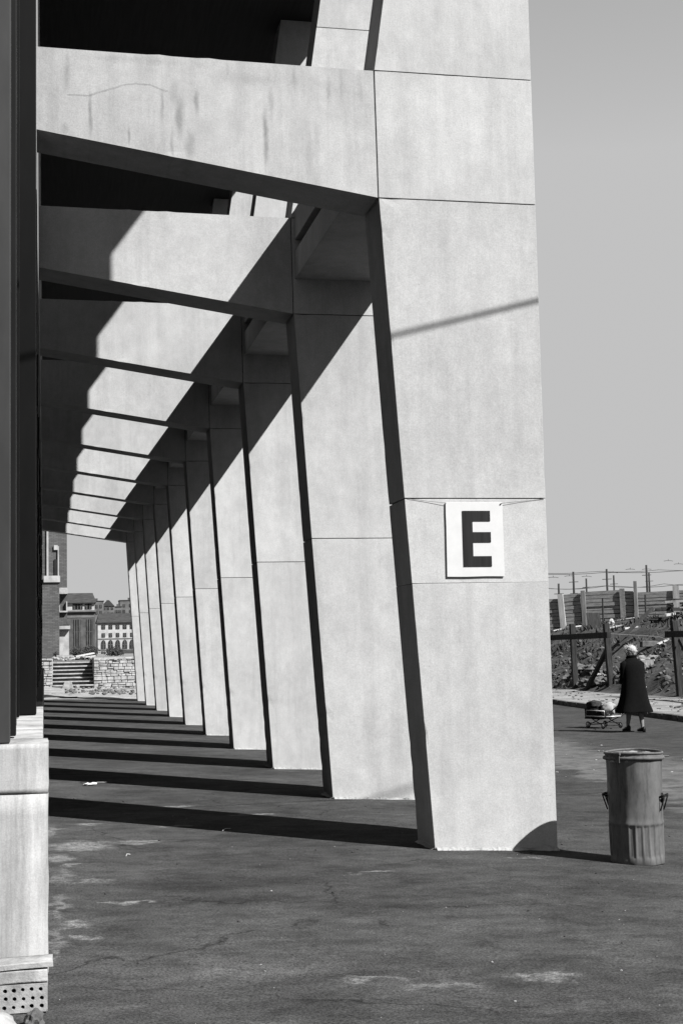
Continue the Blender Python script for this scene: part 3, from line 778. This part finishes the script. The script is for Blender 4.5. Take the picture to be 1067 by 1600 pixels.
for i in range(60): add_rock(bm, (random.uniform(.4, 2.1), random.uniform(66.4, 67.6), 1.32+random.uniform(0, .12)), random.uniform(.04, .13), (1.2, 1, .7), 1)
tag(obj('rubble', bm, 'rubble_pale'), 'loose rubble at the top of the stone steps', kind='stuff')
bm = bm_new()
for i in range(150):
    x, y = random.uniform(.8, 3.9), random.gauss(57, 2.2); add_rock(bm, (x, y, gz(x)+.06+random.uniform(0, .05)), random.uniform(.02, .09), (1.3, 1, .7), 1)
tag(obj('debris', bm, 'rubble'), 'scattered dark clods on the pale dust before the steps', kind='stuff')
bm = bm_new(); add_beam(bm, (.3, 53.6, .12), (.95, 52.3, .10), .12, .06, jitter=.01); tag(obj('timber_offcut', bm, 'timber'), 'dark timber offcut lying on the pale dust near the shade-toned sill', 'plank')
bm = bm_new(); add_beam(bm, (.05, 50.3, .10), (1.1, 50.1, .10), .15, .05, jitter=.01); tag(obj('board', bm, 'plank_mid'), 'grey board lying at the edge of the asphalt by the pale dust', 'plank')

# ------------------------------------------------------------------ tower and houses
tw = thing('brick_tower', 'dark brick tower with pale balcony slabs and trim behind the steps', 'tower', (-.5, 75, 1.3))
def tp_(name, a, b, mat, parent=None): return box(name, (a[0]+.5, a[1]-75, a[2]-1.3), (b[0]+.5, b[1]-75, b[2]-1.3), mat, parent or tw)
wl_ = tp_('wall', (-5, 77, 1.25), (1.18, 84, 16), 'brick'); tp_('front_block', (-5, 75, 1.25), (.76, 76.99, 5.28), 'brick')
tp_('balcony_slab', (-.03, 74.9, 5.285), (.80, 76.98, 5.62), 'trim')
tp_('trim', (.12, 76.9, 5.63), (.22, 76.995, 15), 'trim', wl_)
ow = tp_('opening', (.52, 76.93, 5.63), (.70, 76.996, 6.6), 'pane', wl_); tp_('frame', (.70, 76.9, 5.63), (.76, 76.994, 7.3), 'trim', ow)
tp_('frame', (.50, 76.9, 7.1), (.70, 76.994, 7.35), 'trim', ow)
tp_('balcony_slab', (.762, 76.3, 4.74), (1.20, 76.99, 5.06), 'step')
tp_('trim', (.765, 76.8, 3.86), (.81, 76.99, 4.73), 'trim', wl_); tp_('trim', (1.13, 76.8, 3.86), (1.19, 76.99, 4.35), 'trim', wl_); tp_('sill', (.765, 76.79, 3.78), (1.2, 76.99, 3.86), 'trim', wl_)
dr = tp_('door_surround', (.765, 76.7, 1.26), (1.27, 77.2, 2.88), 'trim'); tp_('canopy', (.762, 76.4, 2.885), (1.33, 77.3, 3.06), 'trim'); 
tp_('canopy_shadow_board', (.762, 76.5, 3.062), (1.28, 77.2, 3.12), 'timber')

def window(bm_list, house, x, z, w, h, y, arch=False):
    bm = bm_new()
    if arch:
        poly = [(x-w/2, z), (x+w/2, z), (x+w/2, z+h*.55)]+[(x+w/2*math.cos(R(a)), z+h*.55+h*.45*math.sin(R(a))) for a in (30, 60, 90, 120, 150)]+[(x-w/2, z+h*.55)]
    else: poly = [(x-w/2, z), (x+w/2, z), (x+w/2, z+h), (x-w/2, z+h)]
    add_prism(bm, poly, y-.12, y+.06)
    o = obj('window', bm, 'pane', house)
    bm = bm_new()
    if not arch:
        add_box(bm, (x-.06, y-.16, z), (x+.06, y-.125, z+h)); add_box(bm, (x-w/2, y-.16, z+h*.6), (x+w/2, y-.125, z+h*.6+.1))
    else:
        add_box(bm, (x-.07, y-.16, z), (x+.07, y-.125, z+h*.9)); add_box(bm, (x-w/2, y-.16, z+h*.45), (x+w/2, y-.125, z+h*.45+.12))
    obj('glazing_bar', bm, 'plaster_mid', o)
    return o
# house with tall windows
ha = thing('town_house', 'dark town house with tall window strips and a pale attic storey', 'house', (7, 400, 1))
def hp_(n, a, b, m, p=None, par=ha, o=(7, 400, 1)): return box(n, tuple(a[i]-o[i] for i in range(3)), tuple(b[i]-o[i] for i in range(3)), m, p or par)
hp_('wall', (-4, 400, .9), (13.7, 412, 12.95), 'plaster_dark'); hp_('attic_wall', (-3.9, 400.2, 13.4), (13.6, 411.8, 15.5), 'plaster'); hp_('cornice', (-4.2, 399.2, 12.96), (14.0, 412.2, 13.39), 'plaster_mid')
hp_('frieze', (6, 399.9, 11.4), (13.6, 399.99, 12.4), 'plaster_mid')
bm = bm_new(); v0 = [(-4.3, 399.4), (14.1, 399.4), (14.1, 412.6), (-4.3, 412.6)]; v1 = [(-3, 403), (13.2, 403), (13.2, 409), (-3, 409)]
a = [bm.verts.new((x-7, y-400, 14.51)) for x, y in v0]; b = [bm.verts.new((x-7, y-400, 17.3)) for x, y in v1]
bm.faces.new(a[::-1]); bm.faces.new(b)
for i in range(4): bm.faces.new((a[i], a[(i+1) % 4], b[(i+1) % 4], b[i]))
rfh = obj('roof', bm, 'roof', ha); hp_('chimney', (12.4, 404, 16), (13.1, 405, 18.3), 'plaster_dark', rfh)
for x in (8.2, 9.0, 9.8, 11.5, 12.3):
    window(None, ha, x-7, 12.55+.15, 1.1, 1.5, .2)
for x0 in (8.15, 8.8, 9.45, 11.6, 12.25, 12.9):
    window(None, ha, x0-7, 1.3, .55, 8.6, 0)
# arcaded house
hb_ = thing('town_house', 'pale town house with a row of arched windows and a dark roof', 'house', (22, 440, 1))
def hq_(n, a, b, m, p=None): return hp_(n, a, b, m, p, hb_, (22, 440, 1))
hq_('wall', (15.9, 440, .9), (34, 452, 10.7), 'plaster')
bm = bm_new(); v0 = [(15.5, 439.4), (34.4, 439.4), (34.4, 452.6), (15.5, 452.6)]; v1 = [(16.4, 445), (33.6, 445), (33.6, 447), (16.4, 447)]
a = [bm.verts.new((x-22, y-440, 9.72)) for x, y in v0]; b = [bm.verts.new((x-22, y-440, 12.7)) for x, y in v1]; bm.faces.new(a[::-1]); bm.faces.new(b)
for i in range(4): bm.faces.new((a[i], a[(i+1) % 4], b[(i+1) % 4], b[i]))
obj('roof', bm, 'roof', hb_)
hq_('string_course', (15.85, 439.85, 5.75), (34, 439.99, 5.95), 'plaster_mid'); hq_('string_course', (15.85, 439.85, 2.35), (34, 439.99, 2.55), 'plaster_mid')
for i in range(8):
    x = 17.55+2.15*i-22
    window(None, hb_, x, 7.75, 1.15, 1.25, 0); window(None, hb_, x, 5.3, 1.0, 1.25, 0); window(None, hb_, x, 1.75, 1.45, 2.75, 0, True); window(None, hb_, x, .05, 1.3, 1.0, 0)
for k, (x0, x1, zt, gable, lab) in enumerate(((17, 22.5, 21.5, 0, 'grey house with flat top behind the tall windowed house'), (22.0, 27.0, 21.0, 1, 'grey gabled house behind the dark roof'), (27.0, 30.0, 19.6, 0, 'low grey house beside the gabled one'), (29.6, 38, 22.3, 0, 'broad grey house nearest the piers behind the dark roof'))):
    h = thing('far_house', lab, 'house', ((x0+x1)/2, 560+6*k, 1), 0, 'far houses on the skyline'); w = (x1-x0)/2
    box('wall', (-w, 0, -.1), (w, 10, zt-1-(1.2 if gable else 0)), 'plaster_mid', h)
    if gable:
        bm = bm_new(); add_prism(bm, [(-w, zt-2.2), (w, zt-2.2), (w*.2, zt), (-w*.2, zt)], -.3, 10.3); r_ = obj('roof', bm, 'roof', h)
        box('chimney', (-.5, 3, zt-1.2), (.6, 4, zt+.3), 'plaster_dark', r_)
    else:
        box('roof', (-w-.2, -.2, zt-1.001), (w+.2, 10.2, zt-.7), 'roof', h); box('chimney', (-w*.2, 2, zt-.699), (w*.2, 3, zt+.25), 'plaster_dark', h)
    for i in range(3):
        for j in range(2): window(None, h, -w*.6+i*w*.6, zt-6+2.4*j, .9, 1.3, 0)
# bushes behind the wall
for (x, y, rx, hh, lab) in ((2.6, 118, .62, .85, 'dark bush beside the tower door behind the steps'), (3.7, 121, .75, .95, 'wider dark bush behind the stone wall'), (6.1, 128, .9, .8, 'dark bush in front of the arched windows'), (.55, 72.5, .13, .4, 'small dark plant at the foot of the brick tower')):
    b_ = thing('bush', lab, 'bush', (x, y, 1.3), 0, 'bushes behind the stone wall')
    bm = bm_new()
    for i in range(500):
        d = Vector([random.gauss(0, 1) for _ in range(3)]).normalized()*random.random()**.4
        k = 1+.4*noise.noise(d*2+Vector((x, 0, 0))); add_leaf(bm, (d.x*rx*k, d.y*rx*k, hh*.5+d.z*hh*.5*k), .07*rx/.6+.02)
    o = obj('foliage', bm, 'leaf', b_)
    bm = bm_new()
    for i in range(5): add_tube(bm, [(0, 0, -.02), (random.uniform(-.4, .4)*rx, random.uniform(-.4, .4)*rx, hh*.7)], [.03, .008], 5)
    obj('stem', bm, 'timber', b_)

# ------------------------------------------------------------------ board fence on the bank
FA = math.atan2(-3.0, 4.8)
fe = thing('board_fence', 'long weathered board fence of horizontal planks on top of the bank', 'fence', (23.5, 66, 0), FA)
def fence_run(x0, x1, zb, zt0, zt1, y0=0, y1=0):
    n = 10; hh0 = (zt0-zb)/n; hh1 = (zt1-zb)/n
    bm = bm_new(); add_beam(bm, (x0, y0+.075, (zb+zt0)/2-.02), (x1, y1+.075, (zb+zt1)/2-.02), .02, (zt0+zt1)/2-zb-.06); obj('added_gap_sheet', bm, 'timber', fe)  # added dark sheet, keeps the sky out of the plank gaps
    for k in range(n):
        bm = bm_new(); o_ = .010*(k % 2)+.006*(k % 3)+random.uniform(-.006, .006); t0, t1 = random.uniform(-.012, .012), random.uniform(-.012, .012)
        add_beam(bm, (x0+.01, y0+o_, zb+hh0*(k+.5)+t0), (x1-.01, y1+o_+random.uniform(-.008, .008), zb+hh1*(k+.5)+t1), .026, (hh0+hh1)/2-(.016, .03, .022)[k % 3])
        obj('plank', bm, 'plank', fe)
for q in ((-1.2, 1.06, 2.0, 3.72, 3.77), (1.06, 2.1, 2.1, 3.92, 4.0), (2.1, 4.03, 2.2, 4.04, 4.10), (4.03, 4.62, 2.3, 4.03, 4.0), (4.62, 6.75, 2.4, 3.94, 3.98), (6.75, 9.2, 2.5, 3.97, 3.95), (9.2, 12.0, 2.5, 4.0, 4.0), (12.0, 15.0, 2.5, 4.0, 4.0)): fence_run(*q)
def fpost(x, w, p, z0, z1, mat, lean=0):
    bm = bm_new(); add_beam(bm, (x+lean, -.04-p/2, z0), (x, -.04-p/2, z1), p, w, Vector((1, 0, 0)), .01); obj('post', bm, mat, fe)
fpost(1.12, .27, .06, 1.9, 3.97, 'plank_light', .14); fpost(2.22, .22, .07, 2.0, 4.10, 'plank_mid', .06); fpost(4.10, .24, .05, 2.1, 4.14, 'plank', .03); fpost(4.74, .16, .08, 2.2, 4.47, 'plank_mid'); fpost(6.62, .30, .05, 2.4, 4.2, 'plank_light'); fpost(9.2, .2, .1, 2.4, 4.2, 'plank_mid'); fpost(12.0, .2, .1, 2.4, 4.2, 'plank_mid')
# timber stacked on the bank
def bank_beam(name, label, p, q, w, h, mat, group=None, dz=0):
    p, q = Vector(p), Vector(q); c = (p+q)/2; bm = bm_new(); add_beam(bm, p-c, q-c, w, h, jitter=.012)
    return tag(obj(name, bm, mat, None, c), label, 'timber', group)
rs_ = random.Random(3)
for k in range(34):
    row = k // 7
    ang = rs_.uniform(-.25, .25)+(1.0 if row % 2 else 0)
    ln = rs_.uniform(.9, 2.4); d = Vector((math.cos(ang), math.sin(ang), rs_.uniform(-.06, .06)))*ln/2
    c = Vector((25.35+.16*row+.32*(k % 6)+rs_.uniform(-.2, .2), 55.2+rs_.uniform(-.9, .9), 2.52+.19*row+rs_.uniform(-.03, .03)))
    w = rs_.uniform(.06, .12)
    bank_beam('timber_beam', 'squared timber in the untidy pile on the bank below the fence', c-d, c+d, w, w, ('timber', 'timber', 'plank_mid', 'timber', 'plank_light')[rs_.randrange(5)], 'timbers piled on the bank')
bank_beam('long_timber', 'long dark timber slanting up the bank beside the timber pile', (20.9, 50.0, 1.62), (23.2, 52.0, 2.88), .10, .10, 'timber')
bank_beam('long_timber', 'thin dark pole propped up beside the slanting timber on the bank', (20.6, 49.2, 1.5), (22.6, 51.0, 2.3), .06, .06, 'timber')
for k, (x, y, a, l, w, lab) in enumerate(((26.2, 62.6, -.5, 1.5, .16, 'long pale board lying at the foot of the fence'), (24.6, 63.9, .2, .5, .2, 'short pale board below the second fence post'), (23.9, 64.6, .2, .45, .14, 'short pale offcut below the white fence post'),
        (24.0, 58.4, .2, .7, .12, 'pale board just above the slanting timber'), (23.6, 56.6, -.1, .6, .10, 'small pale board beside the slanting timber'), (23.3, 54.4, .3, .7, .12, 'pale board lying under the timber pile'), (21.6, 47.6, .3, .5, .12, 'small pale board on the bank by the concrete trough'))):
    d = Vector((math.cos(a), math.sin(a), 0))*l/2
    bank_beam('loose_board', lab, (x-d.x, y-d.y, ez(x-d.x, y-d.y)+.08), (x+d.x, y+d.y, ez(x+d.x, y+d.y)+.08), w, .05, 'plank_light', 'pale boards on the bank')
# thin stakes
for x, y, h in ((25.0, 61.5, 1.25), (25.2, 57.2, 1.2)):
    bm = bm_new(); add_tube(bm, [(0, 0, -.2), (.02, 0, h)], .04, 6); tag(obj('stake', bm, 'timber', None, (x, y, ez(x, y))), 'thin dark stake in the bank %s' % ('in front of the fence' if y > 60 else 'beside the timber pile'), 'stake')
bm = bm_new(); add_box(bm, (-.32, -.15, 0), (.32, .15, .2), .02); tag(obj('concrete_trough', bm, 'rubble', None, (21.5, 48.6, ez(21.5, 48.6)), False, .02), 'grey concrete trough lying on the bank between the two barriers', 'trough')
bm = bm_new(); add_box(bm, (-.22, -.04, 0), (.2, .04, .62), .03); o = obj('leaning_panel', bm, 'plank_mid', None, (19.72, 44.7, ez(19.6, 44.7)-.28)); o.rotation_euler = (R(-12), 0, R(-10)); tag(o, 'pale panel leaning on the bank just beyond the woman', 'panel')
bm = bm_new(); add_box(bm, (-.3, -.04, 0), (.3, .04, .8), .02); o = obj('leaning_panel', bm, 'timber', None, (24.2, 60.5, ez(24.2, 60.5)-.05)); o.rotation_euler = (R(-25), 0, R(-10)); tag(o, 'dark panel lying against the bank below the fence', 'panel')
bm = bm_new(); add_rock(bm, (0, 0, .1), .15, (.9, .8, 1.1), 2, .5); tag(obj('white_stone', bm, 'plaster', None, (24.9, 60.3, ez(24.9, 60.3))), 'white stone beside the dark panel below the fence', 'stone')
# timber barriers
def barrier(label, posts, rail, braces):
    x0, y0 = posts[0][0], posts[0][1]
    t = thing('timber_barrier', label, 'barrier', (x0, y0, 0), 0, 'rough timber barriers at the foot of the bank'); o = Vector((x0, y0, 0))
    def pc(n, p, q, w, h):
        bm = bm_new(); add_beam(bm, Vector(p)-o, Vector(q)-o, w, h, jitter=.008); obj(n, bm, 'timber', t, None, False, .008)
    for (x, y, h, lx, ly) in posts: pc('post', (x, y, -.3), (x+lx, y+ly, h), .18, .18)
    pc('rail', *rail, .14, .19)
    for b in braces: pc('brace', *b, .13, .13)
barrier('dark timber barrier of two posts, rail and brace at the bank foot behind the woman', [(18.5, 48.3, 2.28, 0, .1), (18.5, 45.0, 2.22, 0, .25)], ((18.36, 52.5, 1.80), (18.36, 44.7, 1.84)), [((18.52, 45.15, 1.45), (18.5, 47.2, .0))])
barrier('dark timber barrier with leaning post and rail, standing past the woman', [(18.5, 39.7, 2.18, 0, .25), (18.5, 36.5, 2.2, 0, 0)], ((18.36, 40.2, 1.80), (18.36, 33.8, 1.80)), [((18.52, 39.6, 1.65), (18.5, 37.9, .0))])
# rubble at the foot
sp = []
for k in range(46):
    y = random.uniform(44.6, 50.5); x = 19.1+random.uniform(-.5, .8); r = random.uniform(.08, .22)
    bm = bm_new(); add_rock(bm, (0, 0, 0), r, (1.3, 1, .75), 2, .95)
    tag(obj('rubble_stone', bm, random.choice(('rubble', 'rubble_pale', 'rubble', 'rubble')), None, (x, y, ez(x, y)+r*.4)), 'broken stone in the heap between the posts of the timber barrier', 'stone', 'broken stones behind the barrier')
bm = bm_new()
for k in range(420):
    y = random.uniform(36, 62); x = 18.5+abs(random.gauss(0, 1.6)); r = random.uniform(.03, .11)
    add_rock(bm, (x, y, ez(x, y)+r*.3), r, (1.3, 1, .7), 1, .5)
tag(obj('rubble', bm, 'rubble'), 'small rubble strewn over the foot of the bank', kind='stuff')
bm = bm_new()
for k in range(260):
    y = random.uniform(30, 56); x = kerb_x(y)+random.uniform(.5, 4.2); r = random.uniform(.015, .05)
    add_rock(bm, (x, y, -.06), r, (1.3, 1, .6), 1, .5)
tag(obj('grit', bm, 'rubble'), 'small stones on the dusty pavement', kind='stuff')
bm = bm_new()
for k in range(9000):
    y = random.uniform(36, 84); x = 18.4+random.random()**1.3*11.4
    if noise.noise(Vector((x*.5, y*.5, 0))) < -.12: continue
    z = ez(x, y); h = random.uniform(.06, .24); w = .02+.0006*y; dx, dy = random.gauss(0, .08), random.gauss(0, .08); a = random.uniform(0, 3.14)
    bm.faces.new([bm.verts.new(p) for p in ((x-w*math.cos(a), y-w*math.sin(a), z-.02), (x+w*math.cos(a), y+w*math.sin(a), z-.02), (x+dx, y+dy, z+h))])
tag(obj('grass', bm, 'grass'), 'dry grass tufts over the dark bank', kind='stuff')
# old cables lying on the pavement
for k, (pts, lab) in enumerate((([(15.2, 33, -.03), (16.0, 34.0, -.03), (17.0, 33.6, -.03), (17.9, 34.8, -.02), (18.6, 36, .05)], 'thin dark cable lying loose over the dusty pavement'), ([(18.6, 50, 1.0), (19.5, 47.5, 1.9), (20.5, 45.5, 1.75), (21, 43, 1.2)], 'thin bent wire arching above the bank behind the woman'))):
    bm = bm_new(); add_tube(bm, pts, .016, 5); tag(obj('loose_cable', bm, 'wire' if k == 0 else 'chrome'), lab, 'cable')

# ------------------------------------------------------------------ tram poles and wires
poles = [(41.0, 110, 6.45), (42.3, 110, 7.4), (50.0, 130, 7.2), (50.5, 128, 7.7), (45.2, 110, 7.6), (53.5, 128.5, 8.0), (48.7, 110, 7.9), (57.8, 130, 8.3)]
pl = thing('tram_pole', 'short dark overhead line pole behind the board fence, the first counted from the pier', 'pole', (41, 110, 2.6), 0, 'overhead line poles behind the fence')
bm = bm_new(); add_tube(bm, [(0, 0, -.3), (0, 0, 4.8)], [.11, .085], 8); obj('shaft', bm, 'timber', pl, None, True)
bm = bm_new(); add_tube(bm, [(-.4, 0, 3.95), (.4, 0, 3.98)], .03, 6); obj('bracket', bm, 'timber', pl, None, True)
for i, (x, y, zt) in enumerate(poles):
    o = pl if i == 0 else dup(pl, (x, y, 2.6), 'dark overhead line pole behind the board fence, the %s counted from the pier' % ORD[i])
    o.location = (x, y, zt-4.8)
for k, (ys_, z, sag, lab) in enumerate(((110, 6.2, .25, 'lower'), (110.3, 7.3, .12, 'upper'), (128, 6.9, .3, 'middle'), (129, 8.3, .15, 'topmost'))):
    bm = bm_new(); pts = []
    for i in range(61):
        x = 20+i*1.2; u = (x % 6.5)/6.5; pts.append((x, ys_, z-sag*4*u*(1-u)+.012*(x-40)))
    add_tube(bm, pts, .022, 4); tag(obj('overhead_wire', bm, 'wire'), 'thin overhead wire strung between the poles, the %s of four' % lab, 'wire', 'overhead wires')
for k, (x, y, z) in enumerate(((41.3, 112, 7.0), (45.0, 118, 7.4), (46.6, 118, 7.35), (52.0, 121, 8.1), (53.6, 121, 8.1), (56.2, 122, 8.9), (57.2, 122, 8.6), (49.5, 119, 7.7))):
    bm = bm_new(); add_tube(bm, [(-.45, 0, .03), (-.2, 0, .07), (.2, 0, .07), (.45, 0, .03)], .022, 5); add_tube(bm, [(0, 0, .09), (0, 0, .2)], .02, 4)
    tag(obj('wire_hanger', bm, 'wire', None, (x, y, z)), 'small dark hanger on the overhead wires above the fence', 'hanger', 'wire hangers')

# ------------------------------------------------------------------ cable that throws the line on the first pier
bm = bm_new(); D = Vector((1.017, .25, 0)).normalized(); P0 = Vector((5.6, 8.0, 8.08))
a, b = P0-D*10, P0+D*13
add_tube(bm, [a+(b-a)*t/20 for t in range(21)], .015, 6); tag(obj('overhead_cable', bm, 'wire'), 'overhead cable strung across the forecourt in front of the first pier', 'cable')
for p, lab in ((a, 'cable mast beside the dark building front'), (b, 'cable mast out on the far side of the road')):
    bm = bm_new(); add_tube(bm, [(0, 0, -p.z), (0, 0, .15)], [.12, .07], 10); tag(obj('cable_mast', bm, 'timber', None, p), lab, 'mast')

# ------------------------------------------------------------------ litter on the asphalt
bm = bm_new()
for i in range(4): add_rock(bm, (random.uniform(-.05, .05), random.uniform(-.08, .08), .015), .032, (1.3, 1, .4), 2, .7)
tag(obj('paper_scrap', bm, 'paper', None, (.52, 17.1, gz(.5))), 'crumpled white paper on the asphalt between the pier shadows', 'litter')
for k, (x, y, l, a, lab) in enumerate(((.62, 17.3, .26, .6, 'dry straw lying by the crumpled white paper'), (1.55, 12.55, .16, 1.0, 'dry twig lying in front of the first pier shadow'), (.62, 11.1, .10, 1.2, 'small dry straw on the spilled cement patch'))):
    bm = bm_new(); add_tube(bm, [(-l/2, 0, .008), (0, .01, .018), (l/2, 0, .008)], .003, 5); o = obj('twig', bm, 'plank_light', None, (x, y, gz(x))); o.rotation_euler = (0, 0, a); tag(o, lab, 'twig')
bm = bm_new()
for k in range(60):
    y = 6+9*random.random()**1.3; x = random.uniform(0.05, .47*y-.1)
    if abs(y-11.3) < .5 and 2.9 < x < 4.1: continue
    r = random.choice((.0025, .003, .0035, .004, .006)); add_rock(bm, (x, y, gz(x)+r*.4), r, (1.3, 1, .7), 1, .5)
for k in range(60):
    y = random.uniform(17, 26); x = random.uniform(6.5, 9.4); r = random.uniform(.008, .022); add_rock(bm, (x, y, gz(x)+r*.2), r, (1.5, 1, .5), 1, .5)
tag(obj('gravel', bm, 'rubble_pale'), 'pale chips and grit scattered over the asphalt', kind='stuff')
bm = bm_new()
for k in range(60):
    y = 6+10*random.random(); x = random.uniform(0.1, .46*y); r = random.choice((.004, .007, .01)); add_rock(bm, (x, y, gz(x)+r*.4), r, (1.3, 1, .7), 1, .5)
tag(obj('grit', bm, 'joint'), 'dark grit scattered over the asphalt', kind='stuff')
